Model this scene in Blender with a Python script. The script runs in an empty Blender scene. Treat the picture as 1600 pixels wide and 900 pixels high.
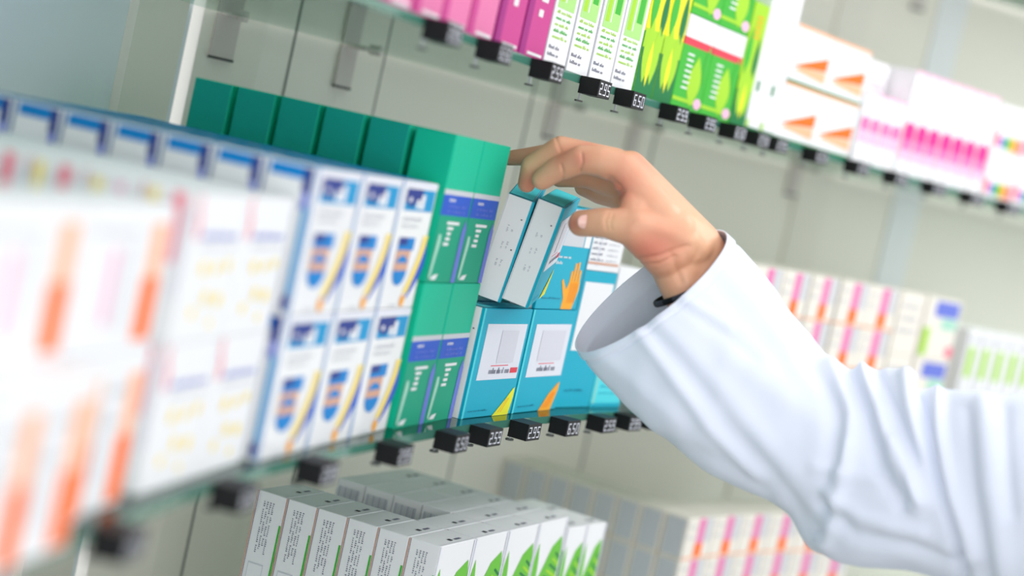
import bpy, bmesh, math, random
import numpy as np
from mathutils import Vector, Matrix, noise
random.seed(7)
S = bpy.context.scene
COL = S.collection

# ------------------------------------------------------------------ camera
F = 3000.0                                   # focal length in pixels of a 1600x900 frame
ROLL = math.radians(12.5); PIT = -math.atan(205/F)
cp, sp, cr, sr = math.cos(PIT), math.sin(PIT), math.cos(ROLL), math.sin(ROLL)
RT = Vector((cr, -sp*sr, cp*sr)); UP = Vector((-sr, -sp*cr, cp*cr)); FW = Vector((0, cp, sp))
CAM = Vector((0, 0, 1.45))
cd = bpy.data.cameras.new('camera'); cam = bpy.data.objects.new('camera', cd); COL.objects.link(cam)
m = Matrix((( RT.x, UP.x, -FW.x, CAM.x), (RT.y, UP.y, -FW.y, CAM.y), (RT.z, UP.z, -FW.z, CAM.z), (0, 0, 0, 1)))
cam.matrix_world = m
cd.sensor_width = 36; cd.lens = F/1600*36; cd.clip_start = .05
cd.dof.use_dof = True; cd.dof.focus_distance = 1.93; cd.dof.aperture_fstop = 2.1
S.camera = cam
S.view_settings.view_transform = 'Standard'; S.view_settings.look = 'None'
S.view_settings.exposure = 0.27; S.view_settings.gamma = 1.0
S.view_settings.use_curve_mapping = False

# ------------------------------------------------------------------ light
W = bpy.data.worlds.new('world'); S.world = W; W.use_nodes = True
W.node_tree.nodes['Background'].inputs[0].default_value = (.93, .97, 1.0, 1)
W.node_tree.nodes['Background'].inputs[1].default_value = .93
def area(name, loc, target, sx, sy, power, color):
    l = bpy.data.lights.new(name, 'AREA'); l.shape = 'RECTANGLE'; l.size = sx; l.size_y = sy
    l.energy = power; l.color = color
    o = bpy.data.objects.new(name, l); COL.objects.link(o); o.location = loc
    o.rotation_euler = (Vector(target)-Vector(loc)).to_track_quat('-Z', 'Y').to_euler()
area('shop_light', (2.3, .9, 2.6), (.3, 2.2, 1.3), 2.2, 1.4, 6, (1, .985, .95))
area('camera_fill', (.45, -1.0, 1.35), (0, 1.9, 1.2), 1.7, 1.2, 15, (1, .985, .97))  # added fill from behind the camera, lifts the carton sides facing it
area('wall_fill', (1.7, 2.7, 2.7), (.7, 3.3, 1.6), 1.2, .8, 17, (1, .985, .95))  # added fill, brightens the back wall at the right
area('ceiling_light', (.6, 1.3, 3.1), (.1, 2.0, 1.3), 1.6, 1.6, 5, (1, .98, .95))

def at(px, py, z):                            # the point of the horizontal plane z seen at this pixel
    d = FW + RT*((px-800)/F) - UP*((py-450)/F)
    return CAM + d*((z-CAM.z)/d.z)
def aty(px, py, Y):                           # the point at distance Y in front of the camera
    d = FW + RT*((px-800)/F) - UP*((py-450)/F)
    return CAM + d*(Y/d.y)
def proj(p):
    v = Vector(p)-CAM; k = v.dot(FW)
    return 800+F*v.dot(RT)/k, 450-F*v.dot(UP)/k

# ------------------------------------------------------------------ materials
MATS = {}
def lin(c): return tuple((x/12.92 if x <= .04045 else ((x+.055)/1.055)**2.4) for x in c)
def mat(name, rgb, rough=.5, metal=0, spec=.5, var=0, bump=0, bscale=200, coat=0, sss=0):
    m = bpy.data.materials.new(name); m.use_nodes = True
    nt = m.node_tree; b = nt.nodes['Principled BSDF']
    c = lin([v/255 for v in rgb])
    b.inputs['Base Color'].default_value = (*c, 1); b.inputs['Roughness'].default_value = rough
    b.inputs['Metallic'].default_value = metal; b.inputs['Specular IOR Level'].default_value = spec
    if coat: b.inputs['Coat Weight'].default_value = coat
    if var or bump:
        tc = nt.nodes.new('ShaderNodeTexCoord'); nz = nt.nodes.new('ShaderNodeTexNoise')
        nz.inputs['Scale'].default_value = bscale; nz.inputs['Detail'].default_value = 3
        nt.links.new(tc.outputs['Object'], nz.inputs['Vector'])
        if var:
            mx = nt.nodes.new('ShaderNodeMixRGB'); mx.inputs[1].default_value = (*[v*(1-var) for v in c], 1)
            mx.inputs[2].default_value = (*[min(1, v*(1+var)) for v in c], 1)
            nt.links.new(nz.outputs['Fac'], mx.inputs[0]); nt.links.new(mx.outputs[0], b.inputs['Base Color'])
        if bump:
            bp = nt.nodes.new('ShaderNodeBump'); bp.inputs['Strength'].default_value = bump
            bp.inputs['Distance'].default_value = .001
            nt.links.new(nz.outputs['Fac'], bp.inputs['Height']); nt.links.new(bp.outputs[0], b.inputs['Normal'])
    MATS[name] = m; return m
C = dict(
 white=(238,238,240), cream=(238,232,222), lav=(226,228,238), lgrey=(205,208,214), text=(120,122,140), dark=(60,60,70),
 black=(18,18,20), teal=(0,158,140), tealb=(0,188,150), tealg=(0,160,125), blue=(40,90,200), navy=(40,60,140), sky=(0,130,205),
 azure=(20,150,205), tan=(214,165,140), orange=(255,112,10), fern=(105,192,55), plum=(200,60,140), violetred=(160,25,125), rosepink=(226,118,168), mid=(172,174,188), peach=(255,186,146), yellow=(250,215,60), lyellow=(252,226,120),
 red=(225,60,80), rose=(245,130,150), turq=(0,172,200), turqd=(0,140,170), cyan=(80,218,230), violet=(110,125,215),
 pink=(235,120,180), dpink=(238,50,145), magenta=(190,30,140), lpink=(250,190,220), green=(60,180,50), dgreen=(0,120,60),
 lime=(165,215,40), lgreen=(170,220,130), vyellow=(240,235,40), purple=(150,90,190), gold=(250,170,30), mint=(170,220,200), panel=(216,216,226))
for k, v in C.items(): mat(k, v, rough=.5, spec=.25)
mat('shinywhite', (240,240,242), rough=.3, coat=.3)
mat('wall', (241,235,224), rough=.42, spec=.5, var=.02, bscale=3)
mat('wall_blue', (236,243,250), rough=.4, spec=.5, var=.02, bscale=3)
mat('floor', (150,148,142), rough=.5, var=.1, bscale=8)
mat('seam', (140,140,134), rough=.6)
mat('steel', (214,205,200), rough=.5, metal=.05)
mat('steeld', (90,92,90), rough=.5, metal=.5)
mat('tagclear', (205,208,210), rough=.15, spec=.6)
mat('coat', (234,239,254), rough=.85, spec=.15, bump=.25, bscale=900)
mat('nail', (240,190,178), rough=.25, spec=.5)
def glass_mat():
    m = bpy.data.materials.new('glass'); m.use_nodes = True; nt = m.node_tree; nt.nodes.clear()
    out = nt.nodes.new('ShaderNodeOutputMaterial'); mx = nt.nodes.new('ShaderNodeMixShader')
    tr = nt.nodes.new('ShaderNodeBsdfTransparent'); gl = nt.nodes.new('ShaderNodeBsdfGlossy'); fr = nt.nodes.new('ShaderNodeFresnel')
    tr.inputs[0].default_value = (.90, .955, .925, 1); gl.inputs['Roughness'].default_value = .04
    gl.inputs[0].default_value = (.85, .95, .9, 1); fr.inputs[0].default_value = 1.5
    nt.links.new(fr.outputs[0], mx.inputs[0]); nt.links.new(tr.outputs[0], mx.inputs[1]); nt.links.new(gl.outputs[0], mx.inputs[2])
    nt.links.new(mx.outputs[0], out.inputs[0]); MATS['glass'] = m
glass_mat()
mat('glassedge', (70,125,108), rough=.15, spec=.6)
def skin_mat():
    m = bpy.data.materials.new('skin'); m.use_nodes = True; nt = m.node_tree; b = nt.nodes['Principled BSDF']
    vc = nt.nodes.new('ShaderNodeVertexColor'); vc.layer_name = 'tone'
    nz = nt.nodes.new('ShaderNodeTexNoise'); nz.inputs['Scale'].default_value = 90; nz.inputs['Detail'].default_value = 4
    n2 = nt.nodes.new('ShaderNodeTexNoise'); n2.inputs['Scale'].default_value = 700
    tc = nt.nodes.new('ShaderNodeTexCoord')
    nt.links.new(tc.outputs['Object'], nz.inputs['Vector']); nt.links.new(tc.outputs['Object'], n2.inputs['Vector'])
    mx = nt.nodes.new('ShaderNodeMixRGB'); mx.blend_type = 'MULTIPLY'; mx.inputs[0].default_value = .22
    ra = nt.nodes.new('ShaderNodeValToRGB'); ra.color_ramp.elements[0].color = (1, .62, .5, 1); ra.color_ramp.elements[1].color = (1, 1, 1, 1)
    ra.color_ramp.elements[0].position = .3; ra.color_ramp.elements[1].position = .7
    nt.links.new(nz.outputs['Fac'], ra.inputs[0]); nt.links.new(vc.outputs[0], mx.inputs[1]); nt.links.new(ra.outputs[0], mx.inputs[2])
    nt.links.new(mx.outputs[0], b.inputs['Base Color'])
    bp = nt.nodes.new('ShaderNodeBump'); bp.inputs['Strength'].default_value = .25; bp.inputs['Distance'].default_value = .0006
    nt.links.new(n2.outputs['Fac'], bp.inputs['Height']); nt.links.new(bp.outputs[0], b.inputs['Normal'])
    b.inputs['Roughness'].default_value = .48
    b.inputs['Subsurface Weight'].default_value = .08; b.inputs['Subsurface Radius'].default_value = (.006, .002, .001)
    b.inputs['Subsurface Scale'].default_value = .6
    MATS['skin'] = m
skin_mat()

# ------------------------------------------------------------------ mesh helpers
class MB:
    def __init__(s): s.v = []; s.f = []; s.m = []; s.names = []
    def mi(s, name):
        if name not in s.names: s.names.append(name)
        return s.names.index(name)
    def poly(s, pts, name):
        n = len(s.v); s.v += [tuple(p) for p in pts]; s.f.append(tuple(range(n, n+len(pts)))); s.m.append(s.mi(name))
    def box(s, x0, y0, z0, x1, y1, z1, name, faces=None):
        n = len(s.v)
        s.v += [(x0,y0,z0),(x1,y0,z0),(x1,y1,z0),(x0,y1,z0),(x0,y0,z1),(x1,y0,z1),(x1,y1,z1),(x0,y1,z1)]
        for q in ((0,3,2,1),(4,5,6,7),(0,1,5,4),(1,2,6,5),(2,3,7,6),(3,0,4,7)):
            s.f.append(tuple(n+i for i in q)); s.m.append(s.mi(name))
    def mesh(s, name, smooth=False):
        me = bpy.data.meshes.new(name); me.from_pydata(s.v, [], s.f)
        for k in s.names: me.materials.append(MATS[k])
        me.polygons.foreach_set('material_index', s.m)
        if smooth: me.polygons.foreach_set('use_smooth', [True]*len(s.f))
        me.update(); return me
def link(name, me, parent=None):
    o = bpy.data.objects.new(name, me); COL.objects.link(o)
    if parent: o.parent = parent
    return o
def tag(o, label=None, cat=None, group=None, kind=None):
    if label: o['label'] = label
    if cat: o['category'] = cat
    if group: o['group'] = group
    if kind: o['kind'] = kind
    return o
def empty(name, loc, rz=0):
    o = bpy.data.objects.new(name, None); COL.objects.link(o); o.location = loc; o.rotation_euler = (0, 0, rz)
    o.empty_display_size = .02; return o

# ------------------------------------------------------------------ setting: curved run of wall, glass shelves
ZL, ZM, ZU, ZT = .85, 1.188, 1.54, 1.89      # top faces of the shelves
EDGE = [(-.30,.55),(-.245,.85),(-.205,1.10),(-.163,1.33),(-.118,1.50),(-.075,1.64),(-.022,1.80),(.035,1.945),(.078,2.04),(.124,2.137),
        (.182,2.25),(.245,2.36),(.315,2.47),(.40,2.59),(.48,2.70),(.58,2.81),(.68,2.91),(.80,3.01),(.95,3.12),(1.15,3.24),(1.4,3.36)]
def catmull(P, n=4):
    out = []
    for i in range(len(P)-1):
        a = P[max(i-1,0)]; b = P[i]; c = P[i+1]; d = P[min(i+2,len(P)-1)]
        for k in range(n):
            t = k/n
            out.append(tuple(.5*((2*b[j])+(-a[j]+c[j])*t+(2*a[j]-5*b[j]+4*c[j]-d[j])*t*t+(-a[j]+3*b[j]-3*c[j]+d[j])*t**3) for j in range(len(b))))
    out.append(tuple(P[-1])); return out
CURVE = catmull(EDGE)
CORNER = (-.40, 2.13)
WL = [(-.66,.3),(-.60,.9),(-.50,1.55),(-.405,2.10)]
WB = [(-.395,2.115),(-.33,2.155),(-.25,2.25),(-.165,2.375),(-.03,2.60),(.06,2.75),(.16,2.90),(.28,3.03),(.42,3.16),(.60,3.28),(.85,3.42),(1.15,3.56),(1.45,3.66)]
def wallmesh(name, pts, matn, th=.05):
    mb = MB(); n = len(pts); P = [Vector((x, y, 0)) for x, y in pts]; O = []
    for i, p in enumerate(P):
        t = (P[min(i+1,n-1)]-P[max(i-1,0)]).normalized(); O.append(p+Vector((-t.y, t.x, 0))*th)
    H = Vector((0,0,2.75))
    for i in range(n-1):
        mb.poly([P[i],P[i+1],P[i+1]+H,P[i]+H], matn); mb.poly([O[i+1],O[i],O[i]+H,O[i+1]+H], matn)
        mb.poly([P[i]+H,P[i+1]+H,O[i+1]+H,O[i]+H], matn)
        mb.poly([P[i+1],P[i],O[i],O[i+1]], matn)
    for i in (0, n-1): mb.poly([P[i],P[i]+H,O[i]+H,O[i]], matn)
    o = link(name, mb.mesh(name)); return tag(o, kind='structure')
tag(wallmesh('wall_left', WL, 'wall_blue'), 'bluish white panelled wall running towards the camera at the left')
tag(wallmesh('wall_back', WB, 'wall'), 'pale cream wall panels curving away behind the glass shelves')
mb = MB(); mb.box(-1.5,-1.2,-.05,4.0,4.2,0,'floor'); tag(link('floor', mb.mesh('floor')), 'grey shop floor', kind='structure')
def wall_trim(name, a, b, w, proud, matn):
    # upright strip standing on the wall between plan points a and b direction
    a = Vector((*a,0)); t = (Vector((*b,0))-a).normalized(); nrm = Vector((t.y,-t.x,0))
    mb = MB(); p0 = a-nrm*.002; p1 = a+t*w-nrm*.002
    q0 = a+nrm*proud; q1 = a+t*w+nrm*proud; H = Vector((0,0,2.7)); Z0 = Vector((0,0,.001))
    for A,B in ((p0,q0),(q0,q1),(q1,p1),(p1,p0)): mb.poly([A+Z0,B+Z0,B+H,A+H], matn)
    mb.poly([p0+H,q0+H,q1+H,p1+H], matn)
    return tag(link(name, mb.mesh(name)), kind='structure')
wall_trim('trim_1', (-.437,1.93), (-.41,2.07), .13, .012, 'wall')
wall_trim('trim_2', (-.303,2.187), (-.25,2.25), .003, .001, 'seam')
wall_trim('trim_3', (-.21,2.31), (-.165,2.375), .003, .001, 'seam')
wall_trim('trim_4', (-.555,1.19), (-.50,1.55), .05, .006, 'wall')
wall_trim('trim_5', (-.03,2.60), (.06,2.75), .003, .001, 'seam')
wall_trim('trim_6', (.16,2.90), (.28,3.03), .003, .001, 'seam')
wall_trim('trim_7', (.42,3.16), (.60,3.28), .07, .004, 'cream')
wall_trim('trim_8', (.60,3.28), (.85,3.42), .06, .004, 'white')

def glass_shelf(z, label):
    th = .008; mb = MB()
    back = [(x+.004, y-.004) for x, y in (WL+WB)][::-1]
    back = [(x+.006, y-.006) for x, y in back]
    ring = CURVE + back; n = len(ring)
    # triangulate as a strip between the two curves for clean faces
    A = [Vector((x,y,0)) for x,y in CURVE]
    def resample(P, k):
        P = [Vector((x,y,0)) for x,y in P]; L = [0]
        for i in range(1,len(P)): L.append(L[-1]+(P[i]-P[i-1]).length)
        out = []
        for j in range(k):
            s = L[-1]*j/(k-1); i = max(0, min(len(L)-2, next((q for q in range(len(L)-1) if L[q+1] >= s-1e-9), len(L)-2)))
            out.append(P[i].lerp(P[i+1], (s-L[i])/(L[i+1]-L[i]) if L[i+1]>L[i] else 0))
        return out
    K = 80; fr = resample(CURVE, K); bk = resample(back[::-1], K)
    Zt = Vector((0,0,z)); Zb = Vector((0,0,z-th))
    for i in range(K-1):
        mb.poly([fr[i]+Zt,fr[i+1]+Zt,bk[i+1]+Zt,bk[i]+Zt],'glass')
        mb.poly([bk[i]+Zb,bk[i+1]+Zb,fr[i+1]+Zb,fr[i]+Zb],'glass')
        mb.poly([fr[i]+Zb,fr[i+1]+Zb,fr[i+1]+Zt,fr[i]+Zt],'glassedge')
        mb.poly([bk[i+1]+Zb,bk[i]+Zb,bk[i]+Zt,bk[i+1]+Zt],'glassedge')
    mb.poly([fr[0]+Zb,fr[0]+Zt,bk[0]+Zt,bk[0]+Zb],'glassedge'); mb.poly([bk[-1]+Zb,bk[-1]+Zt,fr[-1]+Zt,fr[-1]+Zb],'glassedge')
    o = link('glass_shelf', mb.mesh('glass_shelf')); return tag(o, label, 'shelf')
glass_shelf(ZM, 'curved glass shelf carrying the blue, teal and turquoise cartons')
glass_shelf(ZU, 'upper curved glass shelf carrying magenta, green and pink cartons')
glass_shelf(ZL, 'lowest curved glass shelf under the green leaf cartons')
glass_shelf(ZT, 'bare topmost glass shelf showing at the top right corner')

# ------------------------------------------------------------------ shelf brackets on the back wall
def bracket_mesh():
    a = MB(); a.box(-.014,-.004,-.048,.014,0,-.0005,'steel')
    b = MB(); b.box(-.010,-.034,-.0025,.010,-.004,-.0005,'steel'); b.box(-.003,-.050,-.006,.003,-.034,-.0005,'steel')
    c = MB(); c.box(-.0145,-.0048,-.051,.0145,0,-.048,'steeld')
    return a.mesh('plate'), b.mesh('arm'), c.mesh('lip')
BP, BA, BL = bracket_mesh()
def bracket(px, py, z, label, s=1.0):
    # on the wall polyline, nearest to the ray at shelf underside height
    best = None
    P = [Vector((x,y,0)) for x,y in WL[-1:]+WB]
    for i in range(len(P)-1):
        for k in range(41):
            q = P[i].lerp(P[i+1], k/40); u = proj((q.x,q.y,z-.03)); d = abs(u[0]-px)
            if best is None or d < best[0]: best = (d, q, (P[i+1]-P[i]).normalized())
    q, t = best[1], best[2]
    nrm = Vector((t.y,-t.x,0)); q = q+nrm*.0006
    r = empty('shelf_bracket', (q.x, q.y, z-.008), math.atan2(t.y, t.x)); r.scale = (s,s,s)
    tag(r, label, 'bracket', 'shelf brackets on the wall')
    link('wall_plate', BP, r); link('support_arm', BA, r); link('plate_lip', BL, r)
bracket(352, 60, ZU, 'leftmost beige metal shelf bracket, beside the wall corner')
bracket(538, 100, ZU, 'grey metal shelf bracket above the dark teal cartons')
bracket(862, 180, ZU, 'metal shelf bracket on the wall just above the middle finger')
bracket(988, 215, ZU, 'metal shelf bracket on the wall above the index knuckle')
bracket(1240, 285, ZU, 'blurred metal bracket under the orange and white cartons')
bracket(1435, 20, ZT, 'blurred bracket under the topmost shelf, above pink cartons')

# ------------------------------------------------------------------ printed cartons
def decalmap(face, u, v, w, d, h, e=.00025):
    if face == 'F': return (u*w, -e, v*h)
    if face == 'L': return (-e, (1-u)*d, v*h)
    if face == 'R': return (w+e, u*d, v*h)
    if face == 'T': return (u*w, v*d, h+e)
def carton_mesh(name, w, d, h, base, prints, top=None, side=None):
    mb = MB(); b = .0007
    # body with narrow chamfered edges
    bm = bmesh.new(); bmesh.ops.create_cube(bm, size=1)
    for v in bm.verts: v.co = Vector(((v.co.x+.5)*w, (v.co.y+.5)*d, (v.co.z+.5)*h))
    bmesh.ops.bevel(bm, geom=bm.edges[:], offset=b, segments=1, affect='EDGES')
    bm.verts.index_update()
    off = len(mb.v); mb.v += [tuple(v.co) for v in bm.verts]
    for f in bm.faces:
        n = f.normal; nm = base
        if n.z > .9 and top: nm = top
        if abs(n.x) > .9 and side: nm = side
        mb.f.append(tuple(off+v.index for v in f.verts)); mb.m.append(mb.mi(nm))
    bm.free()
    # closing flap line on the top
    mb.poly([decalmap('T',u,v,w,d,h) for u,v in ((.02,.06),(.98,.06),(.98,.075),(.02,.075))], 'lgrey')
    for k, (face, pts, nm) in enumerate(prints):
        e = .00025+.00004*(k % 12)
        P = [decalmap(face, u, v, w, d, h, e) for u, v in pts]
        if face in ('L',): P = P
        mb.poly(P, nm)
    return mb.mesh(name)
def R(face, u0, v0, u1, v1, nm): return (face, [(u0,v0),(u1,v0),(u1,v1),(u0,v1)], nm)
def ell(face, cu, cv, ru, rv, nm, a0=0, a1=360, n=16):
    return (face, [(cu+ru*math.cos(math.radians(a0+(a1-a0)*i/n)), cv+rv*math.sin(math.radians(a0+(a1-a0)*i/n))) for i in range(n+(0 if a1-a0==360 else 1))], nm)
def txt(face, u0, u1, v, hv, nm, seed=0, fill=.6, step=.03):
    rr = random.Random(seed); out = []; u = u0
    while u < u1-.01:
        for _ in range(rr.randint(3,7)):
            if u > u1: break
            tall = rr.choice((.65,.65,.65,1.0))
            out.append(R(face, u, v, u+step*fill, v+hv*tall, nm)); u += step
        u += step*.8
    return out
def vtxt(face, u, v0, v1, wu, nm, seed=0, step=.012):
    rr = random.Random(seed); out = []; v = v0
    while v < v1:
        for _ in range(rr.randint(3,8)):
            if v > v1: break
            out.append(R(face, u, v, u+wu*rr.choice((.65,1)), v+step*.55, nm)); v += step
        v += step
    return out

def p_orange():
    o = [R('F',.56,.03,.94,.46,'orange'), R('F',.60,.46,.92,.86,'peach')]
    o += txt('F',.08,.55,.74,.05,'lgrey',1)+txt('F',.08,.5,.55,.03,'lgrey',2)+[R('F',.08,.2,.2,.68,'lgrey'), R('L',.7,.05,.9,.9,'lgrey')]
    return o
def p_orange_wide():
    o = [R('F',.74,.06,.95,.50,'orange'), R('F',.76,.50,.93,.88,'peach'), R('F',.50,.15,.54,.75,'lgrey'), R('F',.32,.2,.40,.7,'lpink'),
         R('L',.75,.1,.9,.9,'peach')]
    return o+txt('F',.06,.6,.80,.04,'lgrey',1,step=.02)
def p_dots():
    o = [R('F',.02,.86,.07,.99,'rose'), R('F',.05,.70,.12,.86,'rose')]
    o += txt('F',.2,.92,.70,.05,'violet',3)+txt('F',.2,.85,.63,.03,'lgrey',4)
    for u,v,r in ((.35,.5,.06),(.6,.5,.05),(.82,.52,.05),(.5,.3,.06),(.75,.28,.06),(.3,.2,.05),(.68,.12,.04)): o.append(ell('F',u,v,r,r*.9,'lyellow',n=10))
    o += [R('L',.10,.55,.28,.97,'lyellow'), R('L',.55,.52,.78,.98,'rose'), R('L',.85,.3,.95,.9,'lav'), R('L',.4,.5,.48,.9,'lgrey')]
    return o
def p_dots2():
    o = p_dots()[:-4]; o += [R('L',.12,.5,.32,.95,'lyellow'), R('L',.55,.5,.72,.95,'lpink'), R('L',.8,.3,.92,.9,'lav')]; return o
def p_blue():
    o = [R('F',.0,.955,1,.995,'lav'), R('F',.16,.77,.96,.94,'azure'), R('F',.16,.83,.62,.94,'navy'), ell('F',.34,.84,.10,.045,'navy'), ell('F',.30,.855,.04,.02,'white'),
         R('F',.60,.785,.70,.90,'white'), R('F',.48,.79,.57,.86,'white'), R('F',.0,0,.03,1,'sky')]
    o += txt('F',.2,.75,.69,.04,'lgrey',5)+txt('F',.2,.65,.64,.03,'lgrey',6)
    o += [R('F',.22,.46,.66,.56,'sky'), R('F',.22,.50,.46,.56,'navy'), R('F',.22,.36,.60,.46,'tan'), ell('F',.41,.30,.19,.12,'sky'), R('F',.22,.30,.60,.36,'tan')]
    arc = []
    for i in range(9): t = i/8; arc.append((.60+.28*math.sin(t*1.5), .12+.46*t))
    arc2 = [(u+.13, v) for u, v in arc][::-1]; o.append(('F', arc+arc2, 'lyellow'))
    arc3 = [(u+.12, v-.02) for u, v in arc]; arc4 = [(u+.12*math.sin(i/8*3.1), v-.03) for i,(u,v) in enumerate(arc3)][::-1]
    o.append(('F', arc3+arc4, 'blue')); o.append(ell('F',.64,.06,.06,.05,'gold'))
    o += [R('F',.3,.02,.5,.035,'lgrey')]
    o += [R('L',.08,.90,.76,.985,'sky'), R('L',.76,.82,.94,.985,'navy'), R('L',.80,.70,.94,.82,'violet'), R('L',.86,.02,.97,.72,'azure'), R('L',.0,.0,.03,.8,'lav'), ell('L',.9,.08,.08,.06,'navy')]
    o += txt('L',.1,.75,.72,.04,'lgrey',7,step=.08)+txt('L',.1,.75,.64,.04,'violet',8,step=.08)
    o += [R('T',.02,.1,.98,.9,'azure')]
    return o
def p_teal():
    o = [R('F',.0,.0,1,.60,'tealg'), R('F',.0,.60,1,.635,'lgrey'), R('F',.14,.46,.98,.60,'blue'), R('F',.0,.46,.14,.60,'blue')]
    o += txt('F',.22,.45,.555,.03,'white',9,step=.035)+txt('F',.22,.82,.515,.02,'violet',10,step=.025)+txt('F',.22,.82,.48,.02,'violet',11,step=.025)
    for i, (u, l) in enumerate(((.30,.42),(.34,.2),(.36,.13),(.34,.15),(.30,.18))): o.append(R('F', u, .40-.036*i, u+l, .42-.036*i, 'white'))
    o.append(('F', [(.04,.04),(.10,.02),(.20,.28),(.18,.33),(.10,.33)], 'mint'))
    o.append(('F', [(.84,.0),(.98,.0),(1,.38),(.93,.44),(.86,.36)], 'violet')); o.append(('F', [(.88,.03),(.94,.03),(.96,.34),(.91,.36)], 'blue'))
    o.append(ell('F',.92,.30,.03,.02,'white')); o.append(ell('F',.91,.20,.02,.015,'white')); o.append(ell('F',.91,.09,.025,.02,'white'))
    o += [('F', [(.12,.02),(.3,.02),(.36,.06),(.2,.05)], 'white')]
    return o
def glove(face, cu, cv, s, nm, sv=1):
    t = s*sv
    o = [(face, [(cu-.16*s,cv-.30*t),(cu+.10*s,cv-.30*t),(cu+.18*s,cv),(cu+.17*s,cv+.12*t),(cu-.08*s,cv+.12*t),(cu-.15*s,cv-.05*t)], nm)]
    for du, l in ((-.06,.28),(.0,.40),(.065,.42),(.13,.30)):
        o.append((face, [(cu+du*s-.03*s,cv+.05*t),(cu+du*s+.03*s,cv+.05*t),(cu+du*s+.022*s,cv+l*t),(cu+du*s-.022*s,cv+l*t)], nm))
    o.append((face, [(cu-.15*s,cv-.15*t),(cu-.12*s,cv-.02*t),(cu-.24*s,cv+.16*t),(cu-.27*s,cv+.12*t)], nm))
    for k in range(4): o.append((face, [(cu-.05*s+.05*s*k,cv-.2*t),(cu-.04*s+.05*s*k,cv-.2*t),(cu-.02*s+.05*s*k,cv+.1*t),(cu-.03*s+.05*s*k,cv+.1*t)], 'orange'))
    return o
def p_turq(col):
    def fn():
        o = [R('F',.13,.345,.95,.86,'lav'), R('F',.0,.0,.035,1,'cyan'), R('F',.36,.47,.72,.478,'red')]
        o += txt('F',.34,.74,.40,.055,'text',12,step=.024,fill=.7)
        if col == 'yellow': o.append(R('F',.78,.40,.93,.45,'red')); 
        o.append(R('F',.30,.50,.85,.80,'panel') if col == 'gold' else R('F',.45,.50,.8,.80,'panel'))
        if col == 'yellow':
            o.append(('F', [(.60,.0),(.93,.0),(.97,.17),(.965,.26),(.93,.245),(.80,.14)], 'vyellow'))
            for i in range(4): o.append(('F', [(.70+.05*i,.03),(.715+.05*i,.03),(.86+.03*i,.16),(.845+.03*i,.16)], 'gold'))
        else:
            o.append(('F', [(.58,.0),(.86,.0),(.95,.20),(.955,.28),(.92,.27),(.74,.16)], 'gold'))
            for i in range(4): o.append(('F', [(.66+.05*i,.03),(.675+.05*i,.03),(.84+.03*i,.18),(.825+.03*i,.18)], 'orange'))
        o += txt('F',.1,.48,.055,.02,'turqd',13,step=.018)
        o += [R('L',.0,.0,.90,1,'white'), R('L',.90,.0,1,1,'turq'), R('L',.02,0,.05,1,'lgrey')]
        for v in (.80,.5,.52,.22): o.append(R('L',.72,v,.78,v+.012,'dark'))
        o += vtxt('L',.35,.25,.78,.07,'mid',14)+vtxt('L',.52,.3,.70,.07,'mid',15)
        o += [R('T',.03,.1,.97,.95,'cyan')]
        return o
    return fn
def p_turq_hand():
    o = [R('F',.04,.62,.80,.98,'lgrey'), R('F',.82,.62,.97,.98,'white'), R('F',.96,0,1,1,'turqd')]
    o += txt('F',.25,.55,.50,.03,'white',15)+txt('F',.25,.4,.44,.03,'white',16)+txt('F',.1,.55,.10,.02,'turqd',17,step=.02)
    o += glove('F',.74,.20,1.0,'gold',.65)
    o += [R('L',.0,.0,.88,1,'white'), R('T',.03,.1,.97,.95,'cyan')]
    return o
def p_panel():
    o = [R('F',.12,.42,.95,.92,'white'), R('F',.3,.52,.85,.525,'rose')]+txt('F',.45,.75,.58,.05,'text',18)+txt('F',.35,.65,.46,.04,'text',19)+txt('F',.2,.7,.12,.02,'turqd',20)
    o += [R('L',0,0,1,1,'turq'), R('L',.1,.3,.8,.36,'turqd')]
    return o
def p_whitetext():
    o = [R('F',.0,.9,.5,1,'turq'), R('F',.3,.1,.34,.9,'lav')]
    for k in range(5): o += txt('F',.1,.45,.70-.12*k,.05,'text',21+k)+txt('F',.55,.85,.70-.12*k,.05,'lgrey',31+k)
    o.append(R('F',.05,.14,.95,.19,'tan')); return o
def p_cyan():
    o = [R('F',.0,.0,1,.06,'turq'), R('F',.06,.05,.10,.95,'mint'), R('F',.3,.6,.8,.9,'mint')]+txt('F',.2,.9,.42,.03,'mint',40)+txt('F',.2,.8,.3,.03,'turq',41)+txt('F',.2,.8,.2,.03,'turq',42)
    return o
def p_cross():
    return [R('F',.2,.55,.5,.78,'tealb'), R('F',.0,.0,1,.25,'tealb'), R('F',.0,.3,1,.33,'tealb')]+txt('F',.3,.9,.42,.05,'lgrey',43)
def p_pinkband():
    o = [R('F',.42,.38,.66,.98,'pink'), R('F',.40,.06,.68,.38,'orange'), R('F',.70,.4,.92,.98,'lgrey'), R('F',0,0,1,.05,'peach')]
    o += txt('F',.05,.36,.75,.08,'lgrey',44,step=.05)+txt('F',.05,.36,.5,.08,'lgrey',45,step=.05)+[R('L',.1,.05,.9,.95,'lgrey')]
    return o
def p_pinksolid(): return [R('F',.05,.0,.45,.95,'dpink'), R('F',.5,.0,.9,.95,'rose')]
def p_greytext():
    o = []
    for k in range(3): o += txt('F',.1,.8,.75-.2*k,.09,'lgrey',50+k,step=.05)
    return o
def p_bluegreen():
    o = [R('F',.25,.7,.95,.95,'violet'), R('F',.5,.5,.95,.68,'mint'), R('F',.02,.05,.22,.5,'lime'), ell('F',.9,.15,.12,.1,'rose')]; return o
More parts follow.
